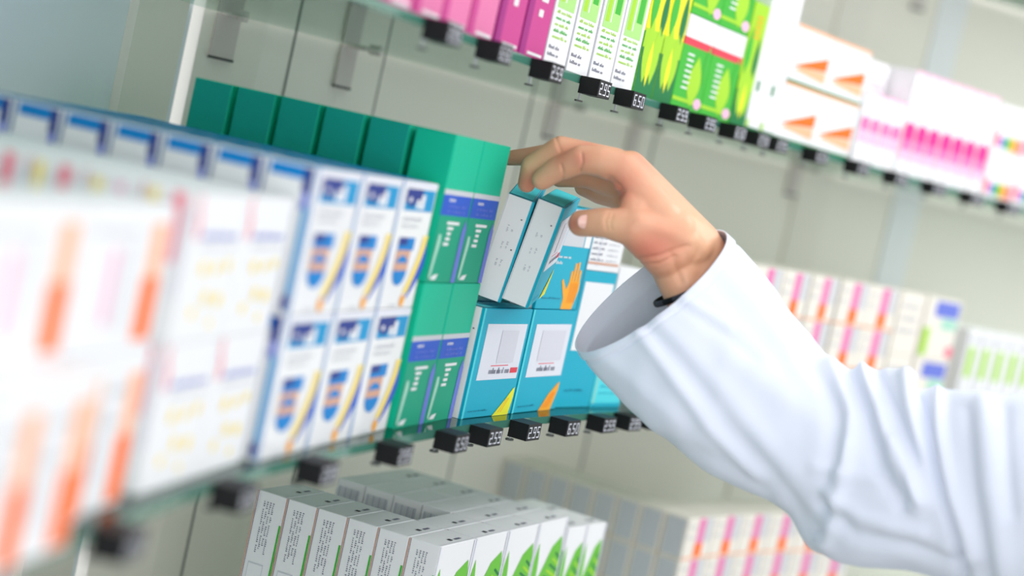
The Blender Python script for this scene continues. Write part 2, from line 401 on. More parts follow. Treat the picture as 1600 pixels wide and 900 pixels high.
def p_greenbar(): return [R('F',.25,.50,.70,.82,'lime'), R('F',.3,.05,.42,.5,'lgrey'), R('F',.0,.0,.04,1,'lgrey')]+txt('F',.1,.9,.88,.05,'lgrey',60,step=.06)
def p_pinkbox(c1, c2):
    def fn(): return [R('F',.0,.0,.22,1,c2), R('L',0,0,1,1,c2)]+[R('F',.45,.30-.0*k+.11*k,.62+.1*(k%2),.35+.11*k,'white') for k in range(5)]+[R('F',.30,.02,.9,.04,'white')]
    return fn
def p_greenstripe():
    o = [R('F',.12,.32,.88,1,'lgreen'), R('F',.55,.42,.80,1,'green'), R('F',.2,.36,.36,1,'lime'), R('F',.42,.36,.46,1,'white'), R('F',.0,.0,.02,1,'lgrey')]
    for k in range(5): o += txt('F',.15,.8,.29-.035*k,.02,'green' if k % 2 else 'lime',70+k,step=.05)
    for k in range(2): o += txt('F',.1,.55,.09-.04*k,.02,'text',80+k,step=.05)
    o += [R('L',.35,.4,.8,1,'lgreen'), R('L',.9,0,1,1,'lgrey')]
    return o
def leaf(face, cu, v0, v1, r, nm):
    n = 8; L = [(cu-r*math.sin(math.pi*i/n)*(1-.25*i/n), v0+(v1-v0)*i/n) for i in range(n+1)]
    Rr = [(cu+r*math.sin(math.pi*i/n)*(1-.25*i/n), v0+(v1-v0)*i/n) for i in range(n-1,0,-1)]
    return (face, L+Rr, nm)
def p_aloe():
    o = [R('F',.0,.0,1,.30,'dgreen'), R('F',0,.3,1,.42,'lime'), leaf('F',.22,.40,.80,.20,'green'), leaf('F',.78,.36,.74,.17,'dgreen'), leaf('F',.32,.08,.50,.27,'lime'), leaf('F',.72,.08,.46,.24,'lime'), leaf('F',.50,.06,.36,.12,'vyellow')]
    for k in range(5): o.append(R('F',.3,.72+.04*k,.7,.735+.04*k,'gold'))
    o += [R('L',0,0,1,.4,'green'), R('L',.2,.4,.8,.9,'lime')]; return o
def p_greenlid():
    o = [R('F',0,.76,1,1,'white'), R('F',.0,.68,1,.76,'red'), leaf('F',.6,.05,.6,.25,'lime'), R('F',.0,.08,1,.12,'lime'), ell('F',.85,.10,.13,.06,'lpink'), leaf('F',.9,.3,.75,.1,'green')]
    for k in range(7): o.append(R('F',.2,.58-.06*k,.42,.60-.06*k,'white'))
    o += [R('L',0,.76,1,1,'white'), R('L',0,.68,1,.76,'red')]; return o
def p_tall(): return [R('F',.2,.22,.4,.28,'dgreen'), R('F',.02,.0,.2,.06,'lime'), R('F',.3,.9,.6,1,'lime'), R('F',.45,.3,.47,.95,'lgrey'), R('F',0,0,1,.02,'dgreen')]
def p_flag():
    return [R('F',0,.0,1,.05,'dgreen'), ('F', [(.05,.28),(.95,.36),(.95,.60)], 'orange'), ('F', [(.1,.22),(.95,.14),(.95,.34),(.3,.3)], 'peach'), R('F',0,.95,1,1,'peach')]+txt('F',.3,.8,.74,.06,'lgrey',90)
def p_pinkgrad():
    o = [R('F',.0,.97,1,1,'lpink'), R('F',.04,.34,.96,.46,'dpink'), R('F',.04,.24,.96,.34,'pink'), R('F',.04,.14,.96,.24,'lpink'), ell('F',.5,.46,.4,.05,'dpink')]
    return o+txt('F',.2,.8,.75,.03,'lgrey',91,step=.06)+[R('F',0,0,.02,1,'lgrey')]
def p_pinksmall():
    return [R('F',.04,.46,.96,.60,'pink'), R('F',.04,.28,.96,.46,'lpink'), R('F',0,.96,1,1,'lpink'), ell('F',.5,.60,.4,.05,'pink')]
def p_multi():
    return [R('F',.02,.1,.18,.4,'rose'), R('F',.2,.1,.36,.32,'violet'), R('F',.38,.08,.58,.35,'green'), R('F',.6,.05,.8,.36,'gold'), R('F',.8,.05,.98,.36,'rose')]+txt('F',.25,.75,.62,.12,'lgrey',93)
def p_fern():
    o = [R('F',.0,.0,1,.3,'lgreen')]
    o.append(leaf('F',.12,.0,.78,.14,'fern'))
    o.append(('F', [(.05,.0),(.95,.0),(.98,.62),(.9,.80),(.62,.70),(.3,.36)], 'fern'))
    for k in range(7): o.append(('F', [(.35+.07*k,.25+.06*k),(.98,.1+.07*k),(.98,.13+.07*k),(.38+.07*k,.27+.06*k)], 'lime' if k%2 else 'dgreen'))
    o.append(R('F',.96,.0,1,1,'lav'))
    o.append(R('F',.0,.0,.03,1,'lav'))
    for k in range(4): o += vtxt('L',.30+.10*k,.40+.04*(k%3),.92,.05,'text',100+k,step=.02)
    o += [('L', [(.18,.02),(.70,.02),(.70,.30),(.18,.30)], 'lgrey'), ('L', [(.20,.035),(.68,.035),(.68,.285),(.20,.285)], 'white'), R('L',.94,.0,1,.72,'green'), R('L',.0,0,.035,1,'tan'), R('L',.05,0,.07,1,'text')]
    o += [R('T',.45,.2,.52,.35,'dark'), R('T',.6,.2,.75,.3,'text')]
    return o
def p_barcode():
    o = [R('L',.04,.05,.96,.985,'white')]
    for k in range(11): o.append(R('L',.10+.072*k,.72+.04*(k%3==1),.10+.072*k+(.028 if k%3 else .045),.93,'mid'))
    return o

ORD = ['first','second','third','fourth','fifth','sixth','seventh','eighth','ninth','tenth','eleventh','twelfth','thirteenth']
LAY = {1:[''], 2:['bottom layer','top layer'], 3:['bottom layer','middle layer','top layer'], 4:['bottom layer','lower middle layer','upper middle layer','top layer']}
NCART = 0
def mklabel(desc, where, i, nf, j, nd, k, nl):
    bits = []
    if nl > 1: bits.append(LAY[nl][k])
    if nf > 1: bits.append(ORD[i]+' from left')
    if nd > 1: bits.append('frontmost' if j == 0 else ORD[j]+' from front')
    tail = (', '+', '.join(bits)) if bits else ''
    full = desc+((' '+where) if where else '')+tail
    return full if len(full.replace(',',' ').replace('-',' ').split()) <= 16 else desc+tail
def grid(desc, group, org, ang, w, d, h, nf, nd, nl, base, prints, z, dang=0, gap=.0015, dgap=.0024, top=None, side=None, zoff=0,
         skip=None, step=None, only_front_lower=False, jit=.2, cat='medicine carton', name='medicine_carton', prints_by=None, where='', lays=None):
    """nf fronts along the shelf, nd deep towards the wall, nl stacked; every carton is an object"""
    global NCART
    me = carton_mesh(name, w, d, h, base, prints(), top, side)
    mes = {k: carton_mesh(name, w, d, h, base, (fn[0] if isinstance(fn,tuple) else fn)(), top, fn[1] if isinstance(fn,tuple) else side) for k, fn in (prints_by or {}).items()}
    first = None; p = Vector((org[0], org[1], 0)); a = ang
    lays = lays or LAY[nl]
    for i in range(nf):
        t = Vector((math.cos(math.radians(a)), math.sin(math.radians(a)), 0)); nb = Vector((-t.y, t.x, 0))
        for j in range(nd):
            for k in range(nl):
                if skip and skip(i, j, k): continue
                rr = random.Random(i*97+j*13+k*7)
                q = p+nb*(j*(d+dgap)+.0015+rr.uniform(0,.0006)*jit)
                mm = mes.get((i,j,k), mes.get((i,None,k), me))
                o = bpy.data.objects.new(name, mm); COL.objects.link(o)
                o.location = (q.x, q.y, z+zoff+.0003+k*(h+.0006)); o.rotation_euler = (0,0,math.radians(a+rr.uniform(-.25,.25)*jit))
                tag(o, mklabel(desc, where, i, nf, j, nd, k, nl), cat, group)
                NCART += 1
        p = p+t*((step or w)+gap); a += dang
        if dang: pass
    return p, a

def edge_pt(px, z, inset=.004):
    best = None
    for i in range(len(CURVE)-1):
        A = Vector((*CURVE[i],0)); B = Vector((*CURVE[i+1],0)); t = (B-A).normalized(); nn = Vector((-t.y,t.x,0))
        for j in range(24):
            q = A.lerp(B, j/24)+nn*inset; d = abs(proj((q.x,q.y,z))[0]-px)
            if best is None or d < best[0]: best = (d, q)
    return best[1]
def shelf_run(px, z, desc, group, d, h, nd, nl, base, prints, inset=.004, zoff=0, top=None, side=None, where='', skip=None, back=0):
    '''fronts standing between successive points of the shelf edge'''
    P = [edge_pt(x, z, inset) for x in px]; w = min((P[i+1]-P[i]).length for i in range(len(P)-1))-.0015
    global NCART
    me = carton_mesh('medicine_carton', w, d, h, base, prints(), top, side); frames = []
    for i in range(len(P)-1):
        t = (P[i+1]-P[i]).normalized(); frames.append((P[i], t))
    for i, (p, t) in enumerate(frames):
        nb = Vector((-t.y, t.x, 0))
        for j in range(nd):
            for k in range(nl):
                if skip and skip(i, j, k): continue
                o = bpy.data.objects.new('medicine_carton', me); COL.objects.link(o)
                q = p+nb*(back+.0006+j*(d+.0012)); o.location = (q.x, q.y, z+zoff+.0003+k*(h+.0006)); o.rotation_euler = (0,0,math.atan2(t.y,t.x))
                tag(o, mklabel(desc, where, i, len(frames), j, nd, k, nl), 'medicine carton', group); NCART += 1
def A2(px, py, z): q = at(px, py, z); return (q.x, q.y)
# ---- middle shelf, left to right
pos = A2(205,790,ZM)
n80 = Vector((-math.sin(math.radians(80)), math.cos(math.radians(80)), 0)); t80 = Vector((math.cos(math.radians(80)), math.sin(math.radians(80)), 0))
for k_, (al, bk, wh) in enumerate(((-.266,-.020,'leftmost in the lower row'), (-.199,-.018,'second from left, lower row'), (-.132,.004,'third from left, lower row'), (-.065,.006,'rightmost in the lower row'))):
    o_ = Vector((pos[0],pos[1],0))+t80*al+n80*bk
    grid('orange-barred white carton', 'orange barred white cartons at the far left', (o_.x,o_.y), 80, .064, .05, .098, 1, 1, 1, 'white', p_orange, ZM, jit=0, where=wh)
for k_, (al, wh) in enumerate(((-.262,'leftmost in the upper row'), (-.130,'rightmost in the upper row'))):
    o_ = Vector((pos[0],pos[1],0))+t80*al+n80*.008
    grid('wide orange-barred white carton', 'wide orange barred cartons at the far left', (o_.x,o_.y), 80, .128, .045, .088, 1, 1, 1, 'white', p_orange_wide, ZM, zoff=.0986, jit=0, where=wh)
grid('white carton with yellow dots', 'white cartons with yellow dots', A2(217,777,ZM), 79, .094, .0368, .0975, 2, 6, 2, 'white', p_dots, ZM, gap=.003,
     prints_by={(0,1,1):p_dots2, (0,4,1):p_dots2})
grid('blue and white carton', 'blue and white cartons with a yellow arc', A2(402,724,ZM), 75.6, .0975, .0395, .1105, 3, 7, 2, 'shinywhite', p_blue, ZM, gap=.0022)
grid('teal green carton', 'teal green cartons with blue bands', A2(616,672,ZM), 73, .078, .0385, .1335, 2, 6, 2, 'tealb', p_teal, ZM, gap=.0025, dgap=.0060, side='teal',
     prints_by={(0,0,1):(p_teal,'tealb'), (0,0,0):(p_teal,'tealb')})  # lit tone painted on the frontmost sides, shaded teal on the deeper ones
# turquoise cartons, lower layer then what is left of the upper layer
tq = A2(722,656,ZM); TA = 68
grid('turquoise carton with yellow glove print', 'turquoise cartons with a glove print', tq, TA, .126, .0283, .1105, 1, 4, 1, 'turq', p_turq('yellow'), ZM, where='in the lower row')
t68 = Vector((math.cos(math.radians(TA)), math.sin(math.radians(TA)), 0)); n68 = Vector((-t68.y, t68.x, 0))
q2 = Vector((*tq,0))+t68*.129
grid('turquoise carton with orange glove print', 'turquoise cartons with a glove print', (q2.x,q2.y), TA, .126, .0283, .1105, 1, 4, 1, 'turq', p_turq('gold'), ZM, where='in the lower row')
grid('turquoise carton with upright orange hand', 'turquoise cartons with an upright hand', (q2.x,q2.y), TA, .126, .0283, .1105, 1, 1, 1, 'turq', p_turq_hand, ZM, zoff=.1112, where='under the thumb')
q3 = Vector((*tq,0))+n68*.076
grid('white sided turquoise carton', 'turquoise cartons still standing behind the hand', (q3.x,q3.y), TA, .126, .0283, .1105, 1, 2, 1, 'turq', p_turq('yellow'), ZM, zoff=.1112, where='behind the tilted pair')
# the two cartons being tipped out
def tilted(px_loc, rot, label, col, w=.124):
    me = carton_mesh('medicine_carton', w, .0275, .105, 'turq', p_turq(col)())
    o = link('medicine_carton', me); o.location = CAM+(Vector(px_loc)-CAM)*.97; o.rotation_euler = rot
    tag(o, label, 'medicine carton', 'turquoise cartons being tipped out by hand')
tilted((.0200,1.9318,1.3015), (math.radians(8.9), math.radians(-6.7), math.radians(81.4)), 'tilted turquoise carton pinched between thumb and fingers, nearer the thumb', 'yellow', .1)
tilted((-.0085,1.9385,1.3005), (math.radians(7.2), math.radians(-7.5), math.radians(86)), 'tilted turquoise carton under the middle fingertip, nearer the teal cartons', 'gold')
# mixed cartons to the right of the turquoise ones
q4 = q2+t68*.130+n68*.004
grid('white and turquoise carton', 'tall white and turquoise cartons by the cuff', (q4.x,q4.y), 62, .088, .035, .155, 1, 3, 1, 'turq', p_panel, ZM, where='beside the sleeve cuff')
grid('white carton of small print', 'white small print cartons lying on top', (q4.x,q4.y), 62, .088, .035, .052, 1, 3, 1, 'white', p_whitetext, ZM, zoff=.1556, where='behind the wrist')
t62 = Vector((math.cos(math.radians(62)), math.sin(math.radians(62)), 0)); q5 = q4+t62*.091
grid('pale cyan carton', 'pale cyan cartons by the cuff', (q5.x,q5.y), 60, .075, .04, .078, 1, 2, 1, 'cyan', p_cyan, ZM, where='below the sleeve cuff')
grid('white carton with green mark', 'white cartons with a green square', (q5.x,q5.y), 60, .075, .04, .085, 1, 2, 1, 'white', p_cross, ZM, zoff=.0786, where='behind the sleeve cuff')
q6 = q5+Vector((math.cos(math.radians(60)), math.sin(math.radians(60)), 0))*.079
# far part of the middle shelf
shelf_run([1088,1134,1180,1226,1272,1318,1364], ZM, 'white carton with pink band', 'white cartons with a pink and orange band', .036, .0625, 3, 3, 'cream', p_pinkband, where='behind the sleeve', inset=.03)
shelf_run([1367,1406], ZM, 'white carton with grey print', 'plain printed cartons behind the elbow', .036, .094, 2, 2, 'cream', p_greytext, where='behind the elbow', inset=.03)
shelf_run([1409,1462], ZM, 'white carton with blue and lime print', 'blue and lime printed cartons', .036, .094, 2, 2, 'cream', p_bluegreen, inset=.03)
shelf_run([1482,1504,1526,1548,1571,1595,1620], ZM, 'white carton with lime bar', 'white cartons with a lime bar', .04, .15, 2, 1, 'white', p_greenbar, where='at the far right', inset=.03)

# ---- upper shelf, left to right
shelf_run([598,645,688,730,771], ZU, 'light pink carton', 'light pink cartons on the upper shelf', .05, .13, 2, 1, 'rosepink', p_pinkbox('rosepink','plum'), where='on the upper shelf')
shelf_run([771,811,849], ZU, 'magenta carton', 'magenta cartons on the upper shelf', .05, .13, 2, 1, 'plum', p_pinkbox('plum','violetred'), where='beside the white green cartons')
shelf_run([849,884,919,953,988], ZU, 'white carton with green stripes', 'white and green striped cartons on the upper shelf', .045, .17, 2, 1, 'white', p_greenstripe)
shelf_run([988,1018,1047], ZU, 'yellow carton with aloe leaves', 'yellow cartons with aloe leaves', .05, .17, 2, 1, 'vyellow', p_aloe)
shelf_run([1048,1093,1139], ZU, 'green carton with red band', 'green cartons with white tops and red bands', .05, .105, 2, 2, 'green', p_greenlid)
shelf_run([1139,1163], ZU, 'narrow lime carton with leaves', 'narrow aloe cartons', .05, .15, 2, 1, 'lime', p_aloe)
shelf_run([1163,1186,1208], ZU, 'tall white carton', 'tall white cartons with green marks', .05, .22, 2, 1, 'white', p_tall, where='with small green marks')
shelf_run([1209,1268,1329], ZU, 'white carton with orange pennant', 'white cartons with an orange pennant', .05, .073, 2, 2, 'white', p_flag, top='peach')
shelf_run([1331,1347,1363,1379,1395], ZU, 'small white carton with pink base', 'small pink and white cartons', .035, .098, 1, 1, 'white', p_pinksmall, top='lpink')
shelf_run([1331,1363,1395], ZU, 'plain tall white carton', 'tall white cartons behind the small pink ones', .05, .145, 1, 1, 'white', p_greytext, top='lpink', where='behind small pink ones', back=.04)
shelf_run([1397,1416,1435,1454,1473,1492,1511,1530], ZU, 'tall white carton with pink band', 'tall white cartons with a bright pink band', .05, .147, 2, 1, 'white', p_pinkgrad, top='lpink')
shelf_run([1533,1580,1627], ZU, 'white carton with coloured squares', 'white cartons with coloured squares', .05, .07, 2, 2, 'white', p_multi)

# ---- lowest shelf
lp = at(691,855,1.061); LA = 67
grid('white carton with green leaf', 'white cartons with green leaves on the lowest shelf', (lp.x,lp.y), LA, .0835, .0345, .105, 4, 6, 2, 'white', p_fern, ZL, gap=.002, dgap=.001,
     skip=lambda i,j,k: k == 1 and i == 1 and j > 1, jit=.3, prints_by={(2,j,1):p_barcode for j in range(2,6)})
tl = Vector((math.cos(math.radians(LA)), math.sin(math.radians(LA)), 0)); nl_ = Vector((-tl.y, tl.x, 0))
lq = lp+tl*.348-nl_*.0
grid('white carton with narrow leaf', 'smaller leaf cartons on the lowest shelf', (lq.x,lq.y), 62, .05, .05, .098, 2, 2, 2, 'white', p_fern, ZL, gap=.002)
lf = at(1080,810,ZL+.0585*3)
grid('cream carton with pink band', 'pink banded cartons on the lowest shelf', (lf.x,lf.y), 57, .078, .036, .0577, 6, 2, 3, 'cream', p_pinkband, ZL, dang=-2, gap=.003, where='on lowest shelf')
t57 = Vector((math.cos(math.radians(57)), math.sin(math.radians(57)), 0)); n57 = Vector((-t57.y, t57.x, 0))
lg = lf+n57*.0765
grid('cream carton seen edge on', 'pink banded cartons in the deep row', (lg.x,lg.y), 57, .078, .036, .0577, 1, 7, 3, 'cream', p_pinkband, ZL, gap=.003, where='in the deep row')

# ------------------------------------------------------------------ price cubes clipped on the shelf edges
SEG = {'0':'abcdef','1':'bc','2':'abged','3':'abgcd','4':'fgbc','5':'afgcd','6':'afgedc','7':'abc','8':'abcdefg','9':'abcdfg'}
def digit(mb, ch, x, z, w, h, y, nm, t=.16):
    tw = w*t*1.5
    rect = {'a':(0,h-tw,w,h),'g':(0,h/2-tw/2,w,h/2+tw/2),'d':(0,0,w,tw),'f':(0,h/2,tw,h),'b':(w-tw,h/2,w,h),'e':(0,0,tw,h/2),'c':(w-tw,0,w,h/2)}
    for s_ in SEG[ch]:
        a0,b0,a1,b1 = rect[s_]; mb.poly([(x+a0,y,z+b0),(x+a1,y,z+b0),(x+a1,y,z+b1),(x+a0,y,z+b1)], nm)
def tag_meshes(price):
    a = MB(); a.box(0,-.022,-.0160,.034,-.001,.0012,'black')
    b = MB(); b.box(.0344,-.0195,-.0155,.0385,-.001,.0005,'tagclear')
    c = MB()
    for k, ch in enumerate(price):
        digit(c, ch, .003+.0098*k+(.0018 if k else 0), -.0135, .0066, .0118, -.0223, 'lav', .13)
    c.poly([(.0118,-.0223,-.0135),(.0130,-.0223,-.0135),(.0130,-.0223,-.0123),(.0118,-.0223,-.0123)],'lav')
    dd = MB(); n = 12; dd.box(.0265,.006,-.022,.0285,.008,-.0082,'tagclear')
    ring = [(.0275+.006*math.cos(i*2*math.pi/n), .007+.004*math.sin(i*2*math.pi/n)) for i in range(n)]
    dd.poly([(x,y,-.0236) for x,y in ring][::-1],'steeld'); dd.poly([(x,y,-.022) for x,y in ring],'steeld')
    for i in range(n):
        x0,y0 = ring[i]; x1,y1 = ring[(i+1)%n]; dd.poly([(x0,y0,-.0236),(x1,y1,-.0236),(x1,y1,-.022),(x0,y0,-.022)],'steeld')
    return a.mesh('tag_body'), b.mesh('clear_cap'), c.mesh('price_digits'), dd.mesh('clip_disc')
TM = {p: tag_meshes(p) for p in ('295','650','259')}
def price_tag(px, py, z, i, shelf, label):
    q = at(px, py, z-.008)
    # snap to the shelf edge curve
    best = None
    for k in range(len(CURVE)-1):
        A = Vector((*CURVE[k],0)); B = Vector((*CURVE[k+1],0))
        for j in range(9):
            c = A.lerp(B, j/8); d = (proj((c.x,c.y,z-.008))[0]-px)**2
            if best is None or d < best[0]: best = (d, c, (B-A).normalized())
    c, t = best[1], best[2]; c = c-t*.025
    r = empty('price_tag', (c.x, c.y, z-.001), math.atan2(t.y, t.x))
    tag(r, label, 'price tag', 'price tags on the '+shelf+' shelf edge')
    ms = TM[('295','650','259')[i%3]]
    for nm, m_ in zip(('tag_body','clear_cap','price_digits','clip_disc'), ms): link(nm, m_, r)
midt = [(165,865),(350,785),(482,750),(602,716),(692,690),(747,676),(810,668),(872,662),(930,657),(970,655),(1005,652)]
midw = ['under the orange barred cartons, blurred','under the yellow dotted cartons','under the second blue carton column','under the third blue carton column','under the teal green cartons',
        'below the yellow glove carton, left one','below the yellow glove carton, right one','below the orange glove carton','below the tall turquoise panel carton','third black price tag left of the sleeve','just left of the sleeve']
for i, (x, y) in enumerate(midt): price_tag(x, y, ZM, i, 'middle', 'black price tag with white digits '+midw[i])
upt = [(675,28),(757,58),(842,93),(918,125),(972,145),(1042,168),(1087,183),(1135,198),(1172,210),(1203,220),(1265,237),(1330,255),(1393,271),(1452,290),(1512,306),(1570,322)]
upw = ['under the pink cartons, leftmost above','under the first magenta carton','where magenta meets white cartons','under the second striped green carton','under the last striped green carton','under the aloe carton',
       'under the first red banded carton','under the second red banded carton','under the narrow lime aloe carton','under the tall white cartons','under the first orange pennant column','under the second orange pennant column',
       'under the small pink cartons','under the bright pink bands, left one','under the bright pink bands, right one','under the coloured squares at far right']
for i, (x, y) in enumerate(upt): price_tag(x, y, ZU, i, 'upper', 'black price tag '+upw[i])

# ------------------------------------------------------------------ person: hand, sleeve, bracelet
person = empty('person', aty(1700, 900, 1.62))
tag(person, 'person in a white coat reaching across the shelf, tipping out two turquoise cartons', 'person')
PINV = Matrix.Translation(-Vector(person.location))
def ico(c, r, sub=3):
    bm = bmesh.new(); bmesh.ops.create_icosphere(bm, subdivisions=sub, radius=r)
    vs = [v.co+c for v in bm.verts]; bm.free(); return vs
def hull(bmall, spheres):
    bm = bmesh.new()
    for c, r in spheres:
        for co in ico(c, r, 3): bm.verts.new(co)
    res = bmesh.ops.convex_hull(bm, input=bm.verts[:])
    dead = [g for g in res['geom_interior'] if isinstance(g, bmesh.types.BMVert)]
    if dead: bmesh.ops.delete(bm, geom=dead, context='VERTS')
    off = len(bmall.v); bm.verts.index_update(); bm.verts.ensure_lookup_table()
    bmall.v += [tuple(v.co) for v in bm.verts]
    for f in bm.faces: bmall.f.append(tuple(off+v.index for v in f.verts)); bmall.m.append(bmall.mi('skin'))
    bm.free()
KY = .972
def H(x, y, Y, r): Y = Y*KY; return (aty(x, y, Y), r*Y/F)
hb = MB()
def chain(*pts):
    P = [H(*p) for p in pts]
    for i in range(len(P)-1): hull(hb, [P[i], P[i+1]])
idxM = (972,264,1.860,27); midM = (984,263,1.885,28); rngM = (982,268,1.915,26); pnkM = (980,285,1.940,22)
wrL = (1047,412,1.865,33); wrR = (1090,383,1.885,38); wrB = (1070,395,1.91,38)
hull(hb, [H(*idxM), H(*midM), H(1075,388,1.87,40), H(*wrR), H(1030,340,1.85,34)])
hull(hb, [H(*midM), H(*rngM), H(*wrR), H(*wrB)])
hull(hb, [H(*rngM), H(*pnkM), H(*wrB), H(1060,400,1.92,30)])
hull(hb, [H(*wrL), H(*wrR), H(*wrB), H(1085,480,1.865,38), H(1130,452,1.885,40)])
hull(hb, [H(1085,480,1.865,38), H(1130,452,1.885,40), H(1180,600,1.86,42), H(1225,560,1.87,42)])
hull(hb, [H(1180,600,1.86,42), H(1225,560,1.87,42), H(1330,760,1.80,50), H(1370,720,1.80,50)])
hull(hb, [H(1345,745,1.80,58), H(1480,780,1.74,62)]); hull(hb, [H(1480,780,1.74,62), H(1720,760,1.66,75)])
# thumb mound, thumb
hull(hb, [H(1038,398,1.855,36), H(992,356,1.835,32), H(1050,360,1.855,38)])
hull(hb, [H(1038,398,1.855,36), H(*wrL), H(1060,380,1.86,38)])
chain((992,356,1.835,31), (948,348,1.838,24), (930,348,1.843,22.5), (908,349,1.853,21))
# web between thumb and index
hull(hb, [H(985,285,1.86,20), H(1000,320,1.85,26), H(992,345,1.838,24), H(1020,330,1.86,30)])
hull(hb, [H(*idxM), H(995,300,1.86,24), H(1020,320,1.86,30)])
# fingers
chain(idxM, (940,252,1.862,23.5), (908,249,1.868,22.5), (867,267,1.880,19), (847,281,1.886,16.5))
chain((962,256,1.885,25), (875,233,1.892,21), (832,260,1.905,18.5), (823,287,1.915,14.5))
chain((960,262,1.915,23), (870,240,1.935,18), (822,245,1.952,14), (796,247,1.962,12))
chain((965,285,1.935,26), (918,273,1.945,21), (890,277,1.955,16), (874,280,1.960,13))
chain((970,300,1.945,28), (940,296,1.960,24), (922,292,1.968,19), (912,292,1.970,15))
body = link('body', hb.mesh('body'))
md = body.modifiers.new('r', 'REMESH'); md.mode = 'VOXEL'; md.voxel_size = .0011
sm = body.modifiers.new('s', 'SMOOTH'); sm.factor = .6; sm.iterations = 14
dg = bpy.context.evaluated_depsgraph_get(); dg.update()
me = bpy.data.meshes.new_from_object(body.evaluated_get(dg)); body.modifiers.clear(); body.data = me
# creases and tone
n = len(me.vertices); co = np.empty(n*3); me.vertices.foreach_get('co', co); co = co.reshape(-1,3)
no = np.empty(n*3); me.vertices.foreach_get('normal', no); no = no.reshape(-1,3)
def nproj(co):
    v = co-np.array(CAM); k = v@np.array(FW)
    return 800+F*(v@np.array(RT))/k, 450-F*(v@np.array(UP))/k
def segdist(px, py, pts):
    best = np.full(px.shape, 1e9)
    for (x0,y0),(x1,y1) in zip(pts[:-1], pts[1:]):
        dx, dy = x1-x0, y1-y0; L = dx*dx+dy*dy+1e-9
        t = np.clip(((px-x0)*dx+(py-y0)*dy)/L, 0, 1)
        best = np.minimum(best, np.hypot(px-x0-t*dx, py-y0-t*dy))
    return best
px, py = nproj(co); front = (no[:,1] < .2)
disp = np.zeros(n)
CREASE = [([(909,240),(910,252),(906,268)],2.2,-.0015,0,1.90),([(877,258),(880,270),(879,282)],2.2,-.0011,0,1.90),([(868,214),(872,226),(876,236)],2.5,-.0008,0,1.90),
 ([(950,335),(946,345),(948,358)],3,-.0006,0,1.9),([(957,336),(953,347),(955,358)],2.5,-.0006,0,1.9),
 ([(952,280),(966,290),(972,300),(962,318)],5,-.0022,0,1.9),
 ([(966,300),(955,322)],4,-.0015,0,1.9),
 ([(1000,405),(1030,400),(1060,388),(1075,384)],4,-.0013,0,1.95),([(1005,413),(1030,412),(1055,400)],2.5,-.0008,0,1.95),
 ([(1050,398),(1056,420),(1064,440)],5,-.0013,0,1.95),([(1062,398),(1070,425),(1076,445)],7,.0009,0,1.95),([(1085,385),(1098,405),(1092,430)],9,-.0012,0,1.95),
 ([(1000,345),(1040,362),(1075,378)],10,.0014,0,1.95),([(885,345),(893,337)],2,-.0004,0,1.9)]
for pts, wd, amp, _, ymax in CREASE:
    d = segdist(px, py, pts); disp += np.where(front & (co[:,1] < ymax*KY), amp*np.exp(-(d/wd)**2), 0)
co = co+no*disp[:,None]
me.vertices.foreach_set('co', co.ravel())
base = np.array(lin((.90,.685,.555))); redc = np.array(lin((.83,.48,.40))); yel = np.array(lin((.90,.74,.58)))
def near(x, y, Y, r): c = np.array(aty(x,y,Y*KY)); return np.exp(-(np.linalg.norm(co-c,axis=1)/r)**2)
wr = np.clip(near(890,350,1.84,.012)+.8*near(972,295,1.85,.018)+.8*near(1010,385,1.83,.02)+.7*near(880,245,1.87,.012)+.7*near(826,290,1.9,.012)+.5*near(1045,380,1.84,.02)+.7*near(905,250,1.85,.01)+.5*near(995,250,1.87,.02)+.5*near(920,225,1.88,.012), 0, .85)
wy = np.clip(.7*near(955,348,1.82,.008)+.7*near(835,240,1.9,.014)+.5*near(1100,350,1.85,.03), 0, .8)
tone = base[None]*(1-wr[:,None])+redc[None]*wr[:,None]; tone = tone*(1-wy[:,None])+yel[None]*wy[:,None]
ca = me.color_attributes.new('tone', 'FLOAT_COLOR', 'POINT'); ca.data.foreach_set('color', np.c_[tone, np.ones(n)].ravel())
me.materials.clear(); me.materials.append(MATS['skin'])
me.polygons.foreach_set('use_smooth', [True]*len(me.polygons)); me.transform(PINV); me.update(); body.parent = person

# thumb nail: a curved plate on the camera side of the thumb tip
def nail(cx, cy, Y, ax, ay, rw, rl, bulge, depth):
    c = aty(cx, cy, Y); u = (aty(cx+ax, cy+ay, Y)-c).normalized(); v = (aty(cx-ay, cy+ax, Y)-c).normalized()
    nrm = u.cross(v).normalized();  nrm = -nrm if nrm.y > 0 else nrm
    mb = MB(); N, K = 20, 6; rings = []
    for k in range(K+1):
        rho = k/K
        rings.append([c+u*(math.copysign(abs(math.cos(t))**.8, math.cos(t))*rho*rl)+v*(math.copysign(abs(math.sin(t))**.8, math.sin(t))*rho*rw)
                      +nrm*(bulge*(1-(rho*math.sin(t))**2*1.4)-depth) for t in [2*math.pi*i/N for i in range(N)]])
    for k in range(K):
        for i in range(N): mb.poly([rings[k][i],rings[k][(i+1)%N],rings[k+1][(i+1)%N],rings[k+1][i]] , 'nail')
    for i in range(N): p_, q_ = rings[K][i], rings[K][(i+1)%N]; mb.poly([p_, q_, q_-nrm*.002, p_-nrm*.002], 'nail')
    bm = bmesh.new(); tmp = mb.mesh('thumb_nail', True); bm.from_mesh(tmp); bmesh.ops.remove_doubles(bm, verts=bm.verts, dist=1e-6); bm.to_mesh(tmp); bm.free()
    o = link('thumb_nail', tmp); tmp.transform(PINV); o.parent = person
    return o
nl = nail(917, 347, 1.8345*KY, 1, .05, .0068, .0088, .0018, .0); nl['label'] = 'pale thumb nail'

